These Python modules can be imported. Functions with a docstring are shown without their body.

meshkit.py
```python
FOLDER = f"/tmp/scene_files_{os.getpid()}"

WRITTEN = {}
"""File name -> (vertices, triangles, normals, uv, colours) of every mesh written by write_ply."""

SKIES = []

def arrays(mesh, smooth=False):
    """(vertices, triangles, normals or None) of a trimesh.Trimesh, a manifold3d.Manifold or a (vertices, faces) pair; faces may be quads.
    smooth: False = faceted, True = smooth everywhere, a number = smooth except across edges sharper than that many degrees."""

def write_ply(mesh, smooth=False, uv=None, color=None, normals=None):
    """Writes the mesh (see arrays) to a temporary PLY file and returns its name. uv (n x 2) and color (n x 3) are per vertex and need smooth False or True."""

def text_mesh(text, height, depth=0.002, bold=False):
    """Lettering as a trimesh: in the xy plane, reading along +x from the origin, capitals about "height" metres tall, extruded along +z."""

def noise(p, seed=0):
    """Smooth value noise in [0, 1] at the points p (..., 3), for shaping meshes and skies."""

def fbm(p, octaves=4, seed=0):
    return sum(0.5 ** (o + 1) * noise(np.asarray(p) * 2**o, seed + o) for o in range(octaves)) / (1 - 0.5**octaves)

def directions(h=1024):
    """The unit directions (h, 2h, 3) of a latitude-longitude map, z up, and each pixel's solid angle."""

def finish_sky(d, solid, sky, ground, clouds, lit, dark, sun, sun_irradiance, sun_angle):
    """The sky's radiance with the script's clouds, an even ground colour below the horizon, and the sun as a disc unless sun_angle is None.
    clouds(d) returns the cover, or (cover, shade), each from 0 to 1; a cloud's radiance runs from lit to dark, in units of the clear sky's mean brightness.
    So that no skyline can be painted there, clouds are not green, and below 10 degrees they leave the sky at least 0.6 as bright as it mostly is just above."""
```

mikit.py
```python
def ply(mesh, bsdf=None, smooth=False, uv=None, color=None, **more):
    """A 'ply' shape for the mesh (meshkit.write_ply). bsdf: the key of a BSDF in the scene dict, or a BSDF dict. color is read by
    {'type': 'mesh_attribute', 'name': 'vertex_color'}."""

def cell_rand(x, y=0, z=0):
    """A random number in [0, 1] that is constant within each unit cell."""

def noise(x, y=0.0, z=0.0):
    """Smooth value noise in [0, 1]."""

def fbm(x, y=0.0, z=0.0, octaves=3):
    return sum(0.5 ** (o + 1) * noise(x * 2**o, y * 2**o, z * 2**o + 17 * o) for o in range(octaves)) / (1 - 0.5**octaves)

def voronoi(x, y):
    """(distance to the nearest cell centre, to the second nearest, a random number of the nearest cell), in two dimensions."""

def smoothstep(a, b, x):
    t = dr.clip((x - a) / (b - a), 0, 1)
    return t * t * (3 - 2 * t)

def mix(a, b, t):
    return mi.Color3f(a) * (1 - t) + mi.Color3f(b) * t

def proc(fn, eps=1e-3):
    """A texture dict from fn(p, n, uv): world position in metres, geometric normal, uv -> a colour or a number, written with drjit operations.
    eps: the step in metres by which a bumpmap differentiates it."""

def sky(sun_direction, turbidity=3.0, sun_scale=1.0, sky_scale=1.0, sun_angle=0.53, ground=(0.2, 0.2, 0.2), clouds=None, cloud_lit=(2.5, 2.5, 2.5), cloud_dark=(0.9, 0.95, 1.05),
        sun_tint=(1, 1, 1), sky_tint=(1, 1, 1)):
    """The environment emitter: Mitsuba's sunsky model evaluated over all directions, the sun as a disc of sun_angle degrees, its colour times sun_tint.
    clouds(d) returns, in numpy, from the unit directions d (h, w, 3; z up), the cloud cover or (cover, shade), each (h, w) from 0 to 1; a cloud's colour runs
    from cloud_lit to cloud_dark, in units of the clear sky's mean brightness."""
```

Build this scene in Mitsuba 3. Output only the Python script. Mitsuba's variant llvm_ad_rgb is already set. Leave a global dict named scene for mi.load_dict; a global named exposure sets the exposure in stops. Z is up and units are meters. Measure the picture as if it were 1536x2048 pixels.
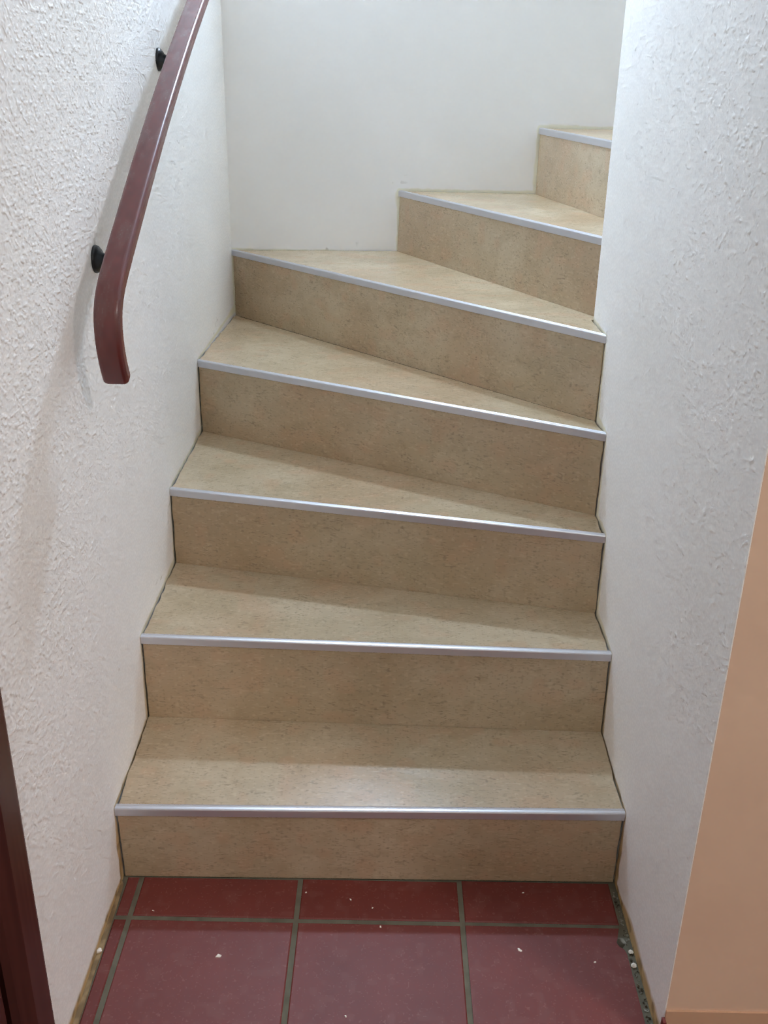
import math, random
import numpy as np, trimesh, manifold3d
import drjit as dr
import mitsuba as mi
import mikit
from mikit import ply, proc, noise, fbm, voronoi, smoothstep, mix, cell_rand
from scipy.interpolate import CubicSpline

T = mi.ScalarTransform4f
scene, labels = {'type': 'scene'}, {}
rng = np.random.default_rng(7)

# ---------------------------------------------------------------- camera
O = np.array([0.49061334, -1.75790741, 1.40787386])
FW = np.array([-0.00144055, 0.91718596, -0.39845682])
UP = np.array([-0.01913574, 0.39835899, 0.91702996])
scene['camera'] = {'type': 'perspective', 'fov_axis': 'x', 'fov': 2 * math.degrees(math.atan(768 / 1975.86)),
                   'near_clip': 0.05, 'far_clip': 50.0,
                   'to_world': T().look_at(origin=O.tolist(), target=(O + FW).tolist(), up=UP.tolist())}
exposure = 2.10
LAMP_STAIR = np.array([0.45, 1.28, 2.36])      # wall lamp high on the back wall of the stair, above the frame
STAIR_POWER = 99.0
LAMP_HALL = np.array([1.9, -1.55, 2.05])       # lamp of the hall, right of the photographer
HALL_POWER = 17.6
FILL_REAR = np.array([0.45, -2.35, 2.43])       # unseen fill light, added behind the photographer
FILL_POWER = 6.0

# ---------------------------------------------------------------- measured plan (metres)
H = 0.185
W = 0.947
YB = 1.358
ZL = [-.0160, .0025, -.0007, .0053, .0012, -.0004, -.0024]
ZR = [-.0135, .0014, .0010, .0052, .0032, -.0075, -.0092]
FL = [0, -.0040, .0011, .0005, -.0150, .0080, -.0017]
FR = [0, .0021, .0022, .0026, -.0013, .0041, .0027]
SL = [.0069, -.0024, -.0059, -.0013, -.0047, -.0060, 0]
SR = [.0050, -.0050, .0012, .0060, .0060, -.0018, .0039]
LP = [(0, -.3048), (0, -.0304), (0, .3145), (0, .7193), (0, YB), (.5149, YB), (.9232, YB)]
RP = [(W, -.2941), (W, -.0610), (W, .1003), (W, .1959), (W, .2946), (.977, .44), (1.0606, .44)]
YA = 0.44                                       # far arris of the right wall

# ---------------------------------------------------------------- helpers
def struct(key, mesh, mat, smooth=False, label=None):
    scene[key] = ply(mesh, mat, smooth=smooth)
    if '__' not in key:
        labels[key] = {'kind': 'structure'}
        if label: labels[key]['label'] = label
    elif label:
        labels[key] = {'label': label}

def part(key, mesh, mat, smooth=False, label=None, kind=None):
    scene[key] = ply(mesh, mat, smooth=smooth)
    if label or kind:
        labels[key] = {}
        if label: labels[key]['label'] = label
        if kind: labels[key]['kind'] = kind

def num(base, i): return base if i == 0 else '%s_%03d' % (base, i)

def box(x0, x1, y0, y1, z0, z1):
    b = trimesh.creation.box((x1 - x0, y1 - y0, z1 - z0)); b.apply_translation(((x0 + x1) / 2, (y0 + y1) / 2, (z0 + z1) / 2)); return b

def prism(poly, z0, z1):
    m = manifold3d.CrossSection([np.asarray(poly, float)], manifold3d.FillRule.NonZero).extrude(z1 - z0)
    return m.translate([0, 0, z0])

def slab(ring, down):
    """closed slab: ring = 3D polygon (convex-ish, counterclockwise seen from outside), down = thickness vector"""
    ring = np.asarray(ring, float); n = len(ring)
    c = ring.mean(0)
    v = np.vstack([ring, [c], ring + down, [c + down]])
    f = []
    for i in range(n):
        j = (i + 1) % n
        f += [[i, j, n], [n + 1 + j, n + 1 + i, 2 * n + 1], [j, i, n + 1 + i], [j, n + 1 + i, n + 1 + j]]
    return trimesh.Trimesh(v, f, process=False)

def chain(a, b, step, amp, inward, seed):
    """points from a to b with a ragged offset along inward"""
    r = np.random.default_rng(seed)
    n = max(2, int(np.linalg.norm(np.subtract(b, a)) / step))
    t = np.linspace(0, 1, n + 1)
    off = r.normal(0, 1, n + 1); off = np.convolve(np.pad(off, 1, 'edge'), [.3, .4, .3], 'valid') * amp
    off[0] = off[-1] = 0
    return [np.array(a) * (1 - k) + np.array(b) * k + np.array(inward) * o for k, o in zip(t, off)]

# ---------------------------------------------------------------- materials
def lin(r, g, b):
    f = lambda c: c / 12.92 if c <= 0.04045 else ((c + .055) / 1.055) ** 2.4
    return tuple(f(v / 255) for v in (r, g, b))

def matte(key, col, rough=0.7, **k):
    base = {'type': 'rgb', 'value': list(col)} if isinstance(col, tuple) else col
    scene[key] = {'type': 'twosided', 'bsdf': {'type': 'principled', 'base_color': base, 'roughness': rough, **k}}

def bumped(key, inner, fn, scale, eps=1e-3):
    scene[key] = {'type': 'twosided', 'bsdf': {'type': 'bumpmap', 'arbitrary': proc(fn, eps), 'scale': scale, 'bsdf': inner}}

def plaster_height(p, n, uv):
    # roughcast plaster: small blobs, about 4 to 7 mm, isotropic on the wall's own plane
    a = noise(p.x * 200, p.y * 200, p.z * 200)
    b = noise(p.x * 120 + 9, p.y * 120, p.z * 120 + 4)
    return (smoothstep(.62, .95, a) * .8 + smoothstep(.64, .95, b) * .8) * 0.0014

def plaster_soft(p, n, uv):
    b = noise(p.x * 60 + 9, p.y * 60, p.z * 60 + 4)
    return (b * .5 + noise(p.x * 170, p.y * 170, p.z * 170) * .25) * 0.0006

def segdist(u, v, poly):
    """distance of the wall point (u, v) to the line where the stair meets the wall"""
    d = mi.Float(9)
    for (a, b), (c, e) in zip(poly[:-1], poly[1:]):
        du, dv = c - a, e - b
        L = du * du + dv * dv
        t = dr.clip(((u - a) * du + (v - b) * dv) / L, 0, 1)
        d = dr.minimum(d, dr.sqrt(dr.square(u - a - t * du) + dr.square(v - b - t * dv)))
    return d

def profile(ys, zs, end):
    out = [(-3.0, 0.0), (ys[0], 0.0)]
    for i in range(len(ys)):
        out.append((ys[i], (i + 1) * H + zs[i]))
        out.append((ys[i + 1] if i + 1 < len(ys) else end, (i + 1) * H + zs[i]))
    return out
PL = profile([LP[i][1] for i in range(4)], ZL, YB)
PR = profile([RP[i][1] for i in range(5)], ZR, YA + .05)
PB = [(0.0, 4 * H), (0.0, 5 * H), (LP[5][0], 5 * H), (LP[5][0], 6 * H), (LP[6][0], 6 * H), (LP[6][0], 7 * H), (2.2, 7 * H)]

WHITE = lin(240, 238, 235)
def wall_colour(axis, poly, strip, relief_amount=1.0, foot=.010, floor_band=0.0):
    feet = [(b[0], b[1]) for b in poly[1::2]]
    def fn(p, n, uv):
        u = p.x if axis == 'x' else p.y
        d = segdist(u, p.z, poly)
        k = noise(u * 22, p.z * 22, 3) * .6 + noise(u * 70, p.z * 70, 8) * .4
        low = 1 - smoothstep(.0, .45, p.z)
        df = mi.Float(9)
        for a, b in feet: df = dr.minimum(df, dr.sqrt(dr.square(u - a) + dr.square(p.z - b)))
        w = strip * (.35 + 1.1 * k) * (1 + .6 * low) + foot * (.5 + k) * dr.maximum(0, 1 - df / .14)
        w = dr.maximum(w, floor_band * (.8 + .5 * k) * smoothstep(-.30, -.42, u) * (1 - smoothstep(.03, .06, p.z)))
        m = 1 - smoothstep(w * .55, w * 1.1 + .0015, d)
        bare = mix(lin(228, 223, 202), lin(186, 158, 112), low)
        bare = mix(bare, lin(120, 98, 66), smoothstep(.62, .85, noise(u * 60 + 4, p.z * 60, 1)) * .6 * low)
        col = mix(WHITE, lin(228, 225, 219), noise(u * 4, p.z * 4, 6) * .5)
        # small grey knocks
        q = smoothstep(.80, .93, noise(u * 75 + 40, p.z * 90 + 7, 2)) * smoothstep(.6, .85, noise(u * 6, p.z * 6, 9)) * (1 - smoothstep(.015, .06, d))
        col = mix(col, lin(160, 152, 138), q * .5)
        relief_shade = noise(p.x * 260, p.y * 260, p.z * 260)  # fine mottle painted into the colour, imitates shading of the plaster bumps
        return mix(col * (1 - relief_amount * .045 + relief_amount * .06 * smoothstep(.3, .8, relief_shade)), bare, m)
    return fn

def plaster_bsdf(colfn): return {'type': 'principled', 'base_color': proc(colfn), 'roughness': .62, 'specular': .35}
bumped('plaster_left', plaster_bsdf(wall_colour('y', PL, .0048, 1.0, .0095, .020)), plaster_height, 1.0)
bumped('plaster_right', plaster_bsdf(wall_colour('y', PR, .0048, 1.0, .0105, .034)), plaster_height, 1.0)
bumped('plaster_back', plaster_bsdf(wall_colour('x', PB, .0080, 0.0, .002)), plaster_soft, 1.0)
def peach(p, n, uv):
    return mix(lin(220, 192, 168), lin(213, 184, 161), noise(p.x * 8, p.z * 8, 2))
bumped('plaster_peach', plaster_bsdf(peach), plaster_soft, 1.6)
matte('skirting_paint', lin(196, 160, 132), .7)
matte('white_paint', lin(232, 230, 226), .8)
matte('ceiling_low_bounce', lin(150, 140, 128), .7)  # unseen stair ceiling, toned down to cut the bounce light

def lino(p, n, uv):
    up = dr.abs(n.z) > .5                                   # treads lie, risers stand: run the pattern along each face
    u = dr.select(up, p.x, p.x * dr.abs(n.y) - p.y * n.x * dr.sign(n.y)); v = dr.select(up, p.y, p.z + 3)
    cloud = fbm(u * 8, v * 10, 3, octaves=3)
    col = mix(lin(177, 159, 131), lin(190, 173, 147), smoothstep(.2, .8, cloud))
    col = mix(col, lin(172, 140, 108), smoothstep(.45, .8, noise(u * 5 + 7, v * 4 + 3, 1)) * .38)
    mid = fbm(u * 36, v * 46, 7, octaves=2)
    col = mix(col, lin(158, 136, 104), smoothstep(.50, .85, mid) * .24)
    red = noise(u * 26 + 3, v * 30, 5)
    col = mix(col, lin(190, 154, 124), smoothstep(.55, .9, red) * .30)
    wob = noise(u * 30, v * 30, 4) * 1.6
    fl = noise(u * 125 + 11, v * 390 + wob * 3, 9)
    msk = smoothstep(.34, .62, noise(u * 30, v * 36, 12))
    col = mix(col, lin(112, 92, 66), smoothstep(.72, .95, fl) * msk * .38)
    f2 = noise(u * 200 + 3, v * 330 + 30, 2)
    col = mix(col, lin(130, 110, 84), smoothstep(.66, .94, f2) * .26)
    lt = noise(u * 120 + 31, v * 300 + 5, 6)
    return mix(col, lin(212, 196, 170), smoothstep(.66, .95, lt) * .22)
def lino_bump(p, n, uv):
    return noise(p.x * 130, (p.y + p.z) * 260, 3) * .00007 + noise(p.x * 25, (p.y + p.z) * 25, 8) * .00025
bumped('linoleum', {'type': 'principled', 'base_color': proc(lino), 'roughness': .27, 'specular': .5}, lino_bump, 1.0)
matte('concrete', lin(84, 78, 66), .95)
scene['aluminium'] = {'type': 'twosided', 'bsdf': {'type': 'principled', 'base_color': {'type': 'rgb', 'value': [.66, .66, .70]}, 'metallic': .72, 'roughness': .36}}

def rail_col(p, n, uv):
    worn = smoothstep(.45, .72, fbm(p.y * 22, p.z * 22, p.x * 60, octaves=3)) * smoothstep(.96, 1.12, p.z)
    col = mix(lin(100, 41, 37), lin(86, 35, 33), noise(p.y * 60, p.z * 60, p.x * 90))
    spk = smoothstep(.6, .9, noise(p.y * 330, p.z * 330, p.x * 330))
    return mix(col, lin(100, 78, 74), worn * (.35 + .5 * spk))
matte('rail_wood', proc(rail_col), .30, specular=.5, clearcoat=.4, clearcoat_gloss=.85)
matte('black_metal', lin(34, 36, 38), .35, metallic=.3, specular=.5)

def door_col(p, n, uv):
    g = noise(p.y * 160, p.x * 160, p.z * 5)
    return mix(lin(74, 36, 30), lin(60, 27, 24), g)
matte('door_wood', proc(door_col), .38, specular=.5)

def tile_col(seed, a, b):
    def fn(p, n, uv):
        c = mix(lin(*a), lin(*b), fbm(p.x * 14 + seed, p.y * 14, 3, octaves=3))
        c = mix(c, lin(120, 78, 72), smoothstep(.62, .9, noise(p.x * 60, p.y * 60, seed)) * .25)
        dust = smoothstep(.80, .93, noise(p.x * 330 + seed, p.y * 330, 4))
        return mix(c, lin(170, 150, 140), dust * .10)
    return fn
def tile_bump(p, n, uv): return fbm(p.x * 90, p.y * 90, 5, octaves=2) * .00035
for i, (a, b) in enumerate([((116, 52, 46), (104, 48, 44)), ((120, 58, 53), (109, 54, 51)), ((110, 46, 39), (102, 45, 41))]):
    bumped('terracotta_%d' % i, {'type': 'principled', 'base_color': proc(tile_col(3.0 + 7 * i, a, b)), 'roughness': .5, 'specular': .42}, tile_bump, 1.0)
def grout_col(p, n, uv):
    return mix(lin(112, 109, 94), lin(88, 85, 71), fbm(p.x * 60, p.y * 60, 2, octaves=2))
matte('grout', proc(grout_col), .9)
matte('bare_mortar', proc(lambda p, n, uv: mix(lin(126, 106, 78), lin(160, 138, 104), smoothstep(.3, .75, fbm(p.x * 80, p.y * 45, 2, octaves=3)))), .95)
matte('flake_white', lin(238, 234, 224), .8)
matte('debris_grey', proc(lambda p, n, uv: mix(lin(70, 64, 50), lin(150, 148, 138), smoothstep(.4, .8, noise(p.x * 90, p.y * 90, p.z * 90)))), .95)
scene['lamp_glow_stair'] = {'type': 'diffuse', 'reflectance': {'type': 'rgb', 'value': [.8, .8, .8]}}
matte('lamp_white', lin(230, 230, 228), .5)

# ---------------------------------------------------------------- the setting
struct('wall_left', box(-.12, 0, -.70, YB + .1, -.02, 2.88), 'plaster_left', label='white roughcast wall on the left that carries the handrail')
XE = 2.3
struct('wall_back', box(-.12, XE + .1, YB, YB + .12, 0, 2.9), 'plaster_back', label='smooth white wall at the back, behind the top three steps')
struct('wall_right', prism([(W, -.637), (W + .0015, -.637), (W + .0015, -.557), (W + .12, -.557), (W + .12, YA), (W, YA)], -.02, 2.9), 'plaster_right', label='white roughcast wall on the right that ends in a sharp corner at the winding steps')
struct('wall_front', box(W + .0015, 3.2, -.637, -.557, -.02, 2.9), 'plaster_peach', label='peach-painted wall at the lower right edge')
struct('wall_upper', box(W + .12, XE, YA - .12, YA, 0, 2.9), 'white_paint')
struct('wall_end', box(XE, XE + .1, YA - .12, YB, 0, 2.9), 'white_paint')
struct('wall_lintel', box(-.12, W, -.637, -.557, 2.25, 2.9), 'white_paint')
struct('wall_hall', box(-.12, 0, -3.2, -1.66, -.02, 2.5), 'white_paint')
struct('wall_rear', box(-.12, 3.3, -3.3, -3.2, -.02, 2.5), 'white_paint')
struct('wall_far', box(3.2, 3.3, -3.2, -.557, -.02, 2.5), 'white_paint')
struct('ceiling_hall', box(-.12, 3.3, -3.3, -.637, 2.5, 2.6), 'white_paint')
struct('ceiling_stair', box(-.12, XE + .1, -.637, YB + .12, 2.9, 3.0), 'ceiling_low_bounce')

# floor: grout bed with a tile for every tile
struct('floor', box(-.12, 3.3, -3.3, -.28, -.06, -.0022), 'grout', label='floor of square terracotta tiles with grey-green joints')
def tile(x0, x1, y0, y1, tilt=0, cut=None):
    poly = [(x0, y0), (x1, y0), (x1, y1), (x0, y1)] if cut is None else cut
    poly = np.array(poly, float)
    c = poly.mean(0)
    ring = poly; ch = .0022
    inner = poly + ch * np.sign(c - poly)
    m = manifold3d.Manifold.hull_points(np.array([[*q, -.03] for q in ring] + [[*q, -ch * .8] for q in ring] + [[*q, 0] for q in inner])) if cut is None else None
    if m is None:
        m = prism(poly, -.03, 0)
    return m.translate([0, 0, tilt])
TP, X0, YT = .305, .0361, -.3989
g = .0048
k = 0
def add_tile(m):
    global k
    struct(num('floor__tile', k), m, 'terracotta_%d' % [0, 2, 0, 1, 2, 1, 0][k % 7]); k += 1
xs = [X0 + TP * i for i in range(0, 9)]
# back row, cut off by the first riser
add_tile(tile(X0 + g, X0 + TP - g, YT + g, -.2985)); add_tile(tile(X0 + TP + g, X0 + 2 * TP - g, YT + g, -.2960)); add_tile(tile(X0 + 2 * TP + g, .9335, YT + g, -.2925))
add_tile(tile(.010, X0 - g, YT + g, -.2995))
r = 1
for r in range(1, 5):
    y1 = YT - TP * (r - 1) - g; y0 = YT - TP * r + g
    add_tile(tile(.0095 if r == 1 else .002, X0 - g, y0, y1))
    for i in range(0, 7 if r > 1 else 3):
        xa, xb = X0 + TP * i + g, X0 + TP * (i + 1) - g
        if r == 1 and i == 2:
            m = prism([(xa, y0), (.932, y0), (.9335, -.462), (.931, -.452), (.921, -.441), (.924, -.425), (.931, y1), (xa, y1)], -.03, 0)
            add_tile(m); continue
        add_tile(tile(xa, xb, y0, y1))
# skirting of the hall wall right of the stair
struct('baseboard_right', prism([(W + .0015, -.6405), (3.2, -.6405), (3.2, -.637), (W + .0015, -.637)], 0, .074), 'skirting_paint', label='low painted skirting along the foot of the peach wall')
struct('baseboard_right__end_tile', box(W - .0035, W + .0015, -.648, -.6372, 0, .058), 'terracotta_2', label='red tile end of the skirting')

# door casing at the left edge
def vprism(poly, z0, z1): return prism(poly, z0, z1)
struct('door_1', vprism([(-.12, -.705), (-.12, -.79), (-.010, -.79), (-.010, -.795), (.0, -.790), (.010, -.778), (.015, -.772), (.0155, -.724), (.013, -.716), (.006, -.7135), (.0003, -.7135), (.0003, -.7005), (-.0005, -.7005)], 0, 2.2), 'door_wood', label='dark red-brown wooden door casing at the near end of the left wall')
struct('door_1__stop', vprism([(-.12, -.795), (-.12, -.86), (-.008, -.86), (-.008, -.812), (-.014, -.806), (-.03, -.804), (-.03, -.795)], 0, 2.2), 'door_wood')
struct('door_1__leaf', vprism([(-.06, -.865), (-.06, -1.62), (-.020, -1.62), (-.020, -.865)], 0.005, 2.1), 'door_wood')
struct('door_1__casing', box(-.12, .015, -1.68, -1.625, 0, 2.2), 'door_wood')
struct('wall_door_head', box(-.12, 0, -1.66, -.70, 2.2, 2.5), 'white_paint')

# ---------------------------------------------------------------- staircase
labels['staircase'] = {'label': 'winding staircase clad in mottled beige linoleum with aluminium nosings', 'category': 'staircase'}
GAP = .0040
LANDR = [(XE, YA), (XE, YB)]
def P3(p, z): return np.array([p[0], p[1], z])
for n in range(7):
    step = num('staircase__step', n)
    z0, z1 = n * H, (n + 1) * H
    l, rr = np.array(LP[n]), np.array(RP[n])
    d = (rr - l) / np.linalg.norm(rr - l); nb = np.array([-d[1], d[0]])       # nb: into the stair
    # ---- end points kept a few millimetres off the walls
    def clipx(p):
        q = np.array(p, float)
        return q
    if n < 6: ln, rn = np.array(LP[n + 1]), np.array(RP[n + 1])
    # solid core
    if n < 4: foot = [l, rr, rn, ln]
    elif n == 4: foot = [l, rr, (W, YA), rn, ln]
    elif n == 5: foot = [l, rr, rn, ln]
    else: foot = [l, rr, (XE, YA + .004), (XE, YB)]
    foot = [np.array(q, float) for q in foot]
    c = np.mean(foot, 0)
    cs = manifold3d.CrossSection([np.array(foot)], manifold3d.FillRule.Positive).offset(-.009, manifold3d.JoinType.Miter)
    core = cs.extrude(z1 - .0065 - .018).translate([0, 0, 0.0])
    part(step, core, 'concrete')
    # ---- tread
    zl, zr = z1 + ZL[n], z1 + ZR[n]
    a = P3(l + d * GAP, zl) ; b = P3(rr - d * GAP, zr)
    if n < 6:
        dn = (rn - ln) / np.linalg.norm(rn - ln); nbn = np.array([-dn[1], dn[0]])
        fr_ = rn + nbn * (SR[n + 1] + .0035); fl_ = ln + nbn * (SL[n + 1] + .0035)
        e = P3(fr_, z1 + FR[n + 1]); f = P3(fl_, z1 + FL[n + 1])
    if n < 4:
        e[0] = min(e[0], W - GAP); f[0] = GAP; a[0] = GAP; b[0] = W - GAP
        if n == 3: f[1] = YB - .006
        ring = [a, b] + chain(b, e, .012, .0020, (-1, 0, 0), 10 + n)[1:-1] + [e, f] + chain(f, a, .012, .0022, (1, 0, 0), 40 + n)[1:-1]
    elif n == 4:
        a = P3((GAP + .001, YB - .004), zl); b[0] = W - GAP
        m1 = P3((W - GAP, YA - .004), z1 + FR[5]); e = P3((.9745 + .004, YA + .005), z1 + FR[5])
        m2 = P3((W + .004, YA + .005), z1 + FR[5]); f = P3((LP[5][0] + .004, YB - GAP), z1 + FL[5])
        ring = [a, b] + chain(b, m1, .012, .0012, (-1, 0, 0), 15)[1:-1] + [P3((W - GAP, YA + .005), z1 + FR[5]), m2, e, f] + chain(f, a, .011, .0026, (0, -1, 0), 45)[1:-1]
    elif n == 5:
        a = P3((LP[5][0] + .003, YB - .004), zl); b = P3((RP[5][0] - .001, YA + .004), zr)
        e = P3((RP[6][0] + .004, YA + .004), z1 + FR[6]); f = P3((LP[6][0] + .004, YB - GAP), z1 + FL[6])
        ring = [a, b, e, f] + chain(f, a, .011, .0026, (0, -1, 0), 46)[1:-1]
    else:
        a = P3((LP[6][0] + .003, YB - .004), zl); b = P3((RP[6][0], YA + .004), zr)
        ring = [a, b, P3((XE - .004, YA + .003), z1), P3((XE - .004, YB - .003), z1)] + chain((XE - .004, YB - .003, z1), a, .03, .0015, (0, -1, 0), 47)[1:-1]
    part(step + '__tread', slab(ring, np.array([0, 0, -.004])), 'linoleum')
    # ---- riser
    ta = np.array(ring[0]).copy(); tb = np.array(b).copy()
    drop = .0035
    pa, pb = l + nb * SL[n], rr + nb * SR[n]
    A = P3(l + d * GAP, zl - drop); B = P3(rr - d * GAP, zr - drop)
    zfl = z0 + (FL[n] if n else 0); zfr = z0 + (FR[n] if n else 0)
    C = P3(pb - d * GAP, zfr + .0004); D = P3(pa + d * GAP, zfl + .0004)
    if n < 4: A[0] = D[0] = GAP
    if n == 4: A[0] = D[0] = GAP + .001; A[1] = D[1] = YB - .004
    if n >= 5:
        sgn = 1
        A[1] = D[1] = YB - .004; B[1] = C[1] = YA + .004
    if n < 5: B[0] = C[0] = W - GAP
    ringr = [A] + chain(A, D, .012, .0012, (d[0], d[1], 0), 70 + n)[1:-1] + [D, C] + chain(C, B, .012, .0012, (-d[0], -d[1], 0), 90 + n)[1:-1] + [B]
    # drop onto the nosing line: riser face sits right behind the nosing strip
    part(step + '__riser', slab(ringr, np.array([nb[0], nb[1], 0]) * .0035), 'linoleum')
    # ---- aluminium nosing: flange on the tread, rounded front edge, drop leg in front of the riser
    prof = [(-.0026, -.0155), (-.0034, -.0148), (-.0036, -.0030), (-.0034, -.0006), (-.0024, .0010), (-.0008, .0018), (.0030, .0022), (.0040, .0017), (.0050, .0022), (.0060, .0017), (.0070, .0021), (.0110, .0013), (.0114, .0004),
            (.0006, .0004), (.0001, -.0002), (.0001, -.0155)]
    pr = np.array(prof)[::-1]
    ends = []
    for (q, z, s) in ((l, zl, 1), (rr, zr, -1)):
        # each profile point slides along the strip so that the end follows the wall
        row = []
        for (o, h) in pr:
            base = q + nb * o
            if n < 5 or (n == 4 and s == 1):
                xw = .0006 if s == 1 else W - .0006
                if not (n == 4 and s == 1): base = base + d * ((xw - base[0]) / d[0])
                else:
                    base = base + d * .0006
                    if base[1] > YB - .0006: base = base + d * ((YB - .0006 - base[1]) / d[1])
                    if base[0] < .0006: base = base + d * ((.0006 - base[0]) / d[0])
            else:
                yw = YB - .0006 if s == 1 else YA + .0006
                base = base + d * ((yw - base[1]) / d[1])
            row.append([base[0], base[1], z + h])
        ends.append(row)
    ends = np.array(ends); m = len(pr)
    poly2 = trimesh.creation.extrude_polygon(__import__('shapely').geometry.Polygon(pr), 1.0)
    vv = poly2.vertices; out = np.zeros_like(vv)
    for i, (o, h, t) in enumerate(vv):
        j = int(np.argmin((pr[:, 0] - o) ** 2 + (pr[:, 1] - h) ** 2)); out[i] = ends[1 if t > .5 else 0][j]
    nm = trimesh.Trimesh(out, poly2.faces, process=False)
    if nm.volume < 0: nm.invert()
    part(step + '__nosing_strip', nm, 'aluminium', smooth=25, label='aluminium edge strip')

# ---------------------------------------------------------------- handrail
XR = .0625
ctrl = np.array([(-.247, .9750), (-.263, 1.014), (-.2675, 1.050), (-.261, 1.080), (-.239, 1.107), (-.202, 1.132), (-.1217, 1.1777), (.0221, 1.2576), (.1754, 1.3394), (.3349, 1.4198), (.4998, 1.4982), (.6698, 1.5742), (.8427, 1.6505), (1.017, 1.7271)])
t = np.r_[0, np.cumsum(np.linalg.norm(np.diff(ctrl, axis=0), axis=1))]
cs = CubicSpline(t, ctrl)
tt = np.linspace(0, t[-1], 150)
path = cs(tt); tan = cs(tt, 1); tan /= np.linalg.norm(tan, axis=1)[:, None]
def rail_section(w, h, r, k=6):
    pts = []
    for cx, cy, a0 in ((w / 2 - r, h / 2 - r, 0), (-w / 2 + r, h / 2 - r, 90), (-w / 2 + r, -h / 2 + r, 180), (w / 2 - r, -h / 2 + r, 270)):
        for i in range(k + 1):
            a = math.radians(a0 + 90 * i / k); pts.append((cx + r * math.cos(a), cy + r * math.sin(a)))
    return np.array(pts)
sec = rail_section(.041, .0256, .0080)
rows = []
def add_row(y, z, tg, sc):
    nrm = np.array([-tg[1], tg[0]])
    rows.append([(XR + u * sc[0], y + nrm[0] * v * sc[1], z + nrm[1] * v * sc[1]) for u, v in sec])
e0 = .008
for a in np.linspace(90, 0, 7)[:-1]:                                       # rounded lower end
    s_, c_ = math.sin(math.radians(a)), math.cos(math.radians(a))
    p = path[0] - tan[0] * e0 * s_
    add_row(*p, tan[0], (1 - (1 - c_) * e0 / .022, 1 - (1 - c_) * e0 / .013))
for p, tg in zip(path, tan): add_row(*p, tg, (1, 1))
rows = np.array(rows); nr, ns = rows.shape[:2]
V = rows.reshape(-1, 3); F = []
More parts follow.
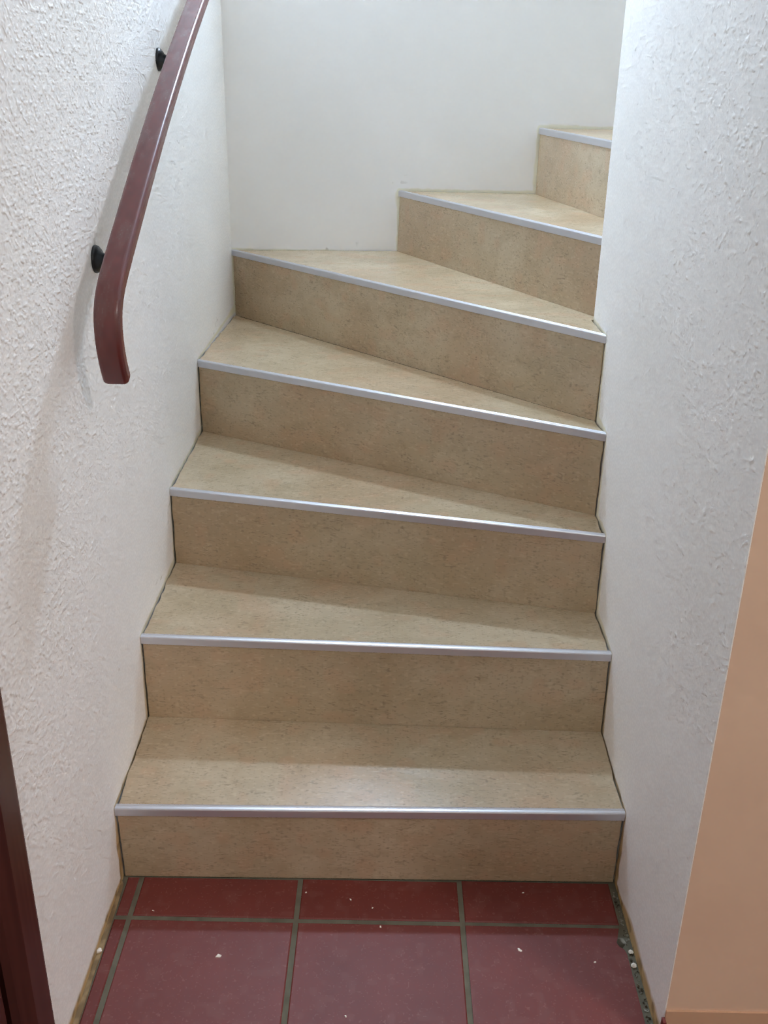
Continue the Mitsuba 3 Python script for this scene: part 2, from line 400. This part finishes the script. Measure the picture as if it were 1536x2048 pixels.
for i in range(nr - 1):
    for j in range(ns):
        j2 = (j + 1) % ns
        F += [[i * ns + j, i * ns + j2, (i + 1) * ns + j2], [i * ns + j, (i + 1) * ns + j2, (i + 1) * ns + j]]
c0, c1 = len(V), len(V) + 1
V = np.vstack([V, rows[0].mean(0), rows[-1].mean(0)])
for j in range(ns):
    j2 = (j + 1) % ns
    F += [[c0, j2, j], [c1, (nr - 1) * ns + j, (nr - 1) * ns + j2]]
rm = trimesh.Trimesh(V, F, process=False)
if rm.volume < 0: rm.invert()
labels['handrail'] = {'label': 'dark red wooden handrail fixed along the white left wall', 'category': 'handrail'}
part('handrail__rail', rm, 'rail_wood', smooth=40)
def lathe_x(prof, y, z):
    m = trimesh.creation.revolve(np.array(prof), sections=32)
    m.apply_transform(trimesh.transformations.rotation_matrix(math.pi / 2, [0, 1, 0])); m.apply_translation((0, y, z)); return m
for i, (y, z) in enumerate([(-.0888, 1.1311), (.4959, 1.4442)]):
    key = num('handrail__bracket', i)
    k0 = int(np.argmin(path[:, 0])); zr_ = float(np.interp(y, path[k0:, 0], path[k0:, 1])) - .012
    pts = [(.004, z), (.032, z), (.041, z + .003), (.047, z + .010), (.050, z + .022), (.054, zr_)]
    bones = []
    for (x1, z1_), (x2, z2_) in zip(pts[:-1], pts[1:]):
        hs = []
        for (x, zz) in ((x1, z1_), (x2, z2_)):
            s = trimesh.creation.icosphere(2, .0054); s.apply_translation((x, y, zz)); hs.append(np.array(s.vertices))
        bones.append(manifold3d.Manifold.hull_points(np.vstack(hs)))
    part(key, manifold3d.Manifold.batch_boolean(bones, manifold3d.OpType.Add), 'black_metal', smooth=40, label='black metal bracket holding the rail')
    part(key + '__wall_plate', lathe_x([(0, 0), (.0225, 0), (.0230, .0025), (.0215, .0060), (.0165, .0105), (.0110, .0135), (.0085, .018), (.0070, .021), (0, .0215)], y, z), 'black_metal', smooth=35)

# ---------------------------------------------------------------- paint flakes and rubble on the tiles
def flake(x, y, s, seed, zt=.0016):
    r = np.random.default_rng(seed)
    n = 7; a = np.sort(r.uniform(0, 2 * math.pi, n)); rad = s * r.uniform(.45, 1.0, n)
    px = np.c_[rad * np.cos(a), rad * np.sin(a) * .8]
    pts = np.vstack([np.c_[px, np.zeros(n) + .0001], np.c_[px * .85, np.zeros(n) + zt * r.uniform(.5, 1.2, n)]])
    m = manifold3d.Manifold.hull_points(pts); return m.translate([x, y, 0.0])
flakes = [(.213, -.483, .0065, 'white paint flake lying on the red tile at the left, the biggest on it'),
          (.744, -.457, .0065, 'white paint flake lying on the red tile at the right, the biggest on it'),
          (.496, -.4115, .0034, 'small white flake at the joint above the middle front tile'),
          (.438, -.348, .0042, 'pale flake on the dark middle tile at the foot of the stair'),
          (.441, -.600, .0032, 'small white flake low on the middle front tile'),
          (.873, -.481, .0034, 'small white flake on the right front tile near the dark wall gap'),
          (.076, -.384, .0034, 'small pale flake on the dark tile by the lower left corner of the stair'),
          (.766, -.322, .0030, 'tiny pale flake on the dark right tile close to the first riser'),
          (.354, -.332, .0026, 'tiny pale flake beside the left joint of the dark middle tile'),
          (.481, -.367, .0022, 'tiny pale flake in the middle of the dark middle tile')]
for i, (x, y, s, lab) in enumerate(flakes):
    key = num('paint_flake', i); scene[key] = ply(flake(x, y, s, 100 + i), 'flake_white')
    labels[key] = {'label': lab, 'category': 'paint flake', 'group': 'paint flakes on the floor tiles'}
bits = []
r = np.random.default_rng(5)
for i in range(170):
    y = r.uniform(-.72, -.315); s = r.uniform(.0012, .0036)
    x = r.uniform(.9375, .9445)
    pts = r.normal(0, 1, (9, 3)); pts /= np.linalg.norm(pts, axis=1)[:, None]
    v, f = (lambda h: (h.vertices, h.faces))(trimesh.convex.convex_hull(pts * s * r.uniform(.6, 1, 3)))
    bits.append(trimesh.Trimesh(v + [x, y, -.0022 + s * .45], f, process=False))
scene['mortar_rubble'] = ply(trimesh.util.concatenate(bits), 'debris_grey')
labels['mortar_rubble'] = {'label': 'dark crumbs and grit in the gap between the tiles and the right wall', 'category': 'rubble', 'kind': 'stuff'}
def lump(x, y, z, s, seed, sq=(1, 1, .6)):
    r = np.random.default_rng(seed); p = r.normal(0, 1, (16, 3)); p /= np.linalg.norm(p, axis=1)[:, None]
    h = trimesh.convex.convex_hull(p * s * np.array(sq)); h.apply_translation((x, y, z)); return h
for i, (args, mat, lab) in enumerate([((.941, -.457, .001, .0050, 3), 'flake_white', 'pale pebble in the wall gap, nearer the stair than the white one'),
                                      ((.940, -.486, .001, .0055, 4), 'flake_white', 'bright white pebble in the gap between right tile and wall'),
                                      ((.930, -.436, .000, .0100, 5, (1, 1.2, .35)), 'debris_grey', 'grey mortar lump at the broken corner of the right tile'),
                                      ((.0040, -.481, .003, .0075, 6, (.7, 1, .7)), 'flake_white', 'white crumb of plaster at the foot of the left wall')]):
    key = num('plaster_crumb', i); scene[key] = ply(lump(*args), mat); labels[key] = {'label': lab, 'category': 'plaster crumb'}
struct('trim_1', prism([(.0002, -.70), (.008, -.70), (.0085, -.60), (.0070, -.52), (.0085, -.45), (.0070, -.38), (.0055, -.32), (.0002, -.31)], -.0021, .0020), 'bare_mortar', label='strip of bare tan mortar along the foot of the left wall')

# ---------------------------------------------------------------- lamps
def lamp(name, pos, normal, rad, dome, power, col, label):
    nrm = np.array(normal, float)
    R = trimesh.geometry.align_vectors([0, 0, 1], nrm)
    drum = trimesh.creation.revolve(np.array([(0, -.05), (rad + .012, -.05), (rad + .012, .004), (rad + .002, .004), (rad + .002, -.006), (0, -.006)]), sections=48)
    drum.apply_transform(R); drum.apply_translation(pos)
    glow = trimesh.creation.revolve(np.array([(0, -.004), (rad, -.004)] + [(rad * math.cos(math.radians(a)), dome * math.sin(math.radians(a))) for a in range(0, 90, 10)] + [(0, dome)]), sections=48)
    glow.apply_transform(R); glow.apply_translation(pos)
    labels[name] = {'label': label, 'category': 'lamp'}
    part(name + '__housing', drum, 'lamp_white', smooth=30)
    scene[name + '__diffuser'] = ply(glow, 'lamp_glow_stair', smooth=30, emitter={'type': 'area', 'radiance': {'type': 'rgb', 'value': [power * c for c in col]}})
lamp('wall_lamp', LAMP_STAIR, (0, -1, 0), .082, .020, STAIR_POWER, (.77, 1.0, 1.28), 'round white lamp high on the back wall above the winding steps')
lamp('ceiling_lamp', LAMP_HALL + [0, 0, .38], (0, 0, -1), .16, .02, HALL_POWER, (1.10, 1.0, 1.0), 'round white lamp on the hall ceiling in front of the peach wall')
lamp('ceiling_lamp_001', FILL_REAR, (0, 0, -1), .16, .02, FILL_POWER, (.95, 1.0, .93), 'unseen fill lamp added on the hall ceiling behind the photographer')
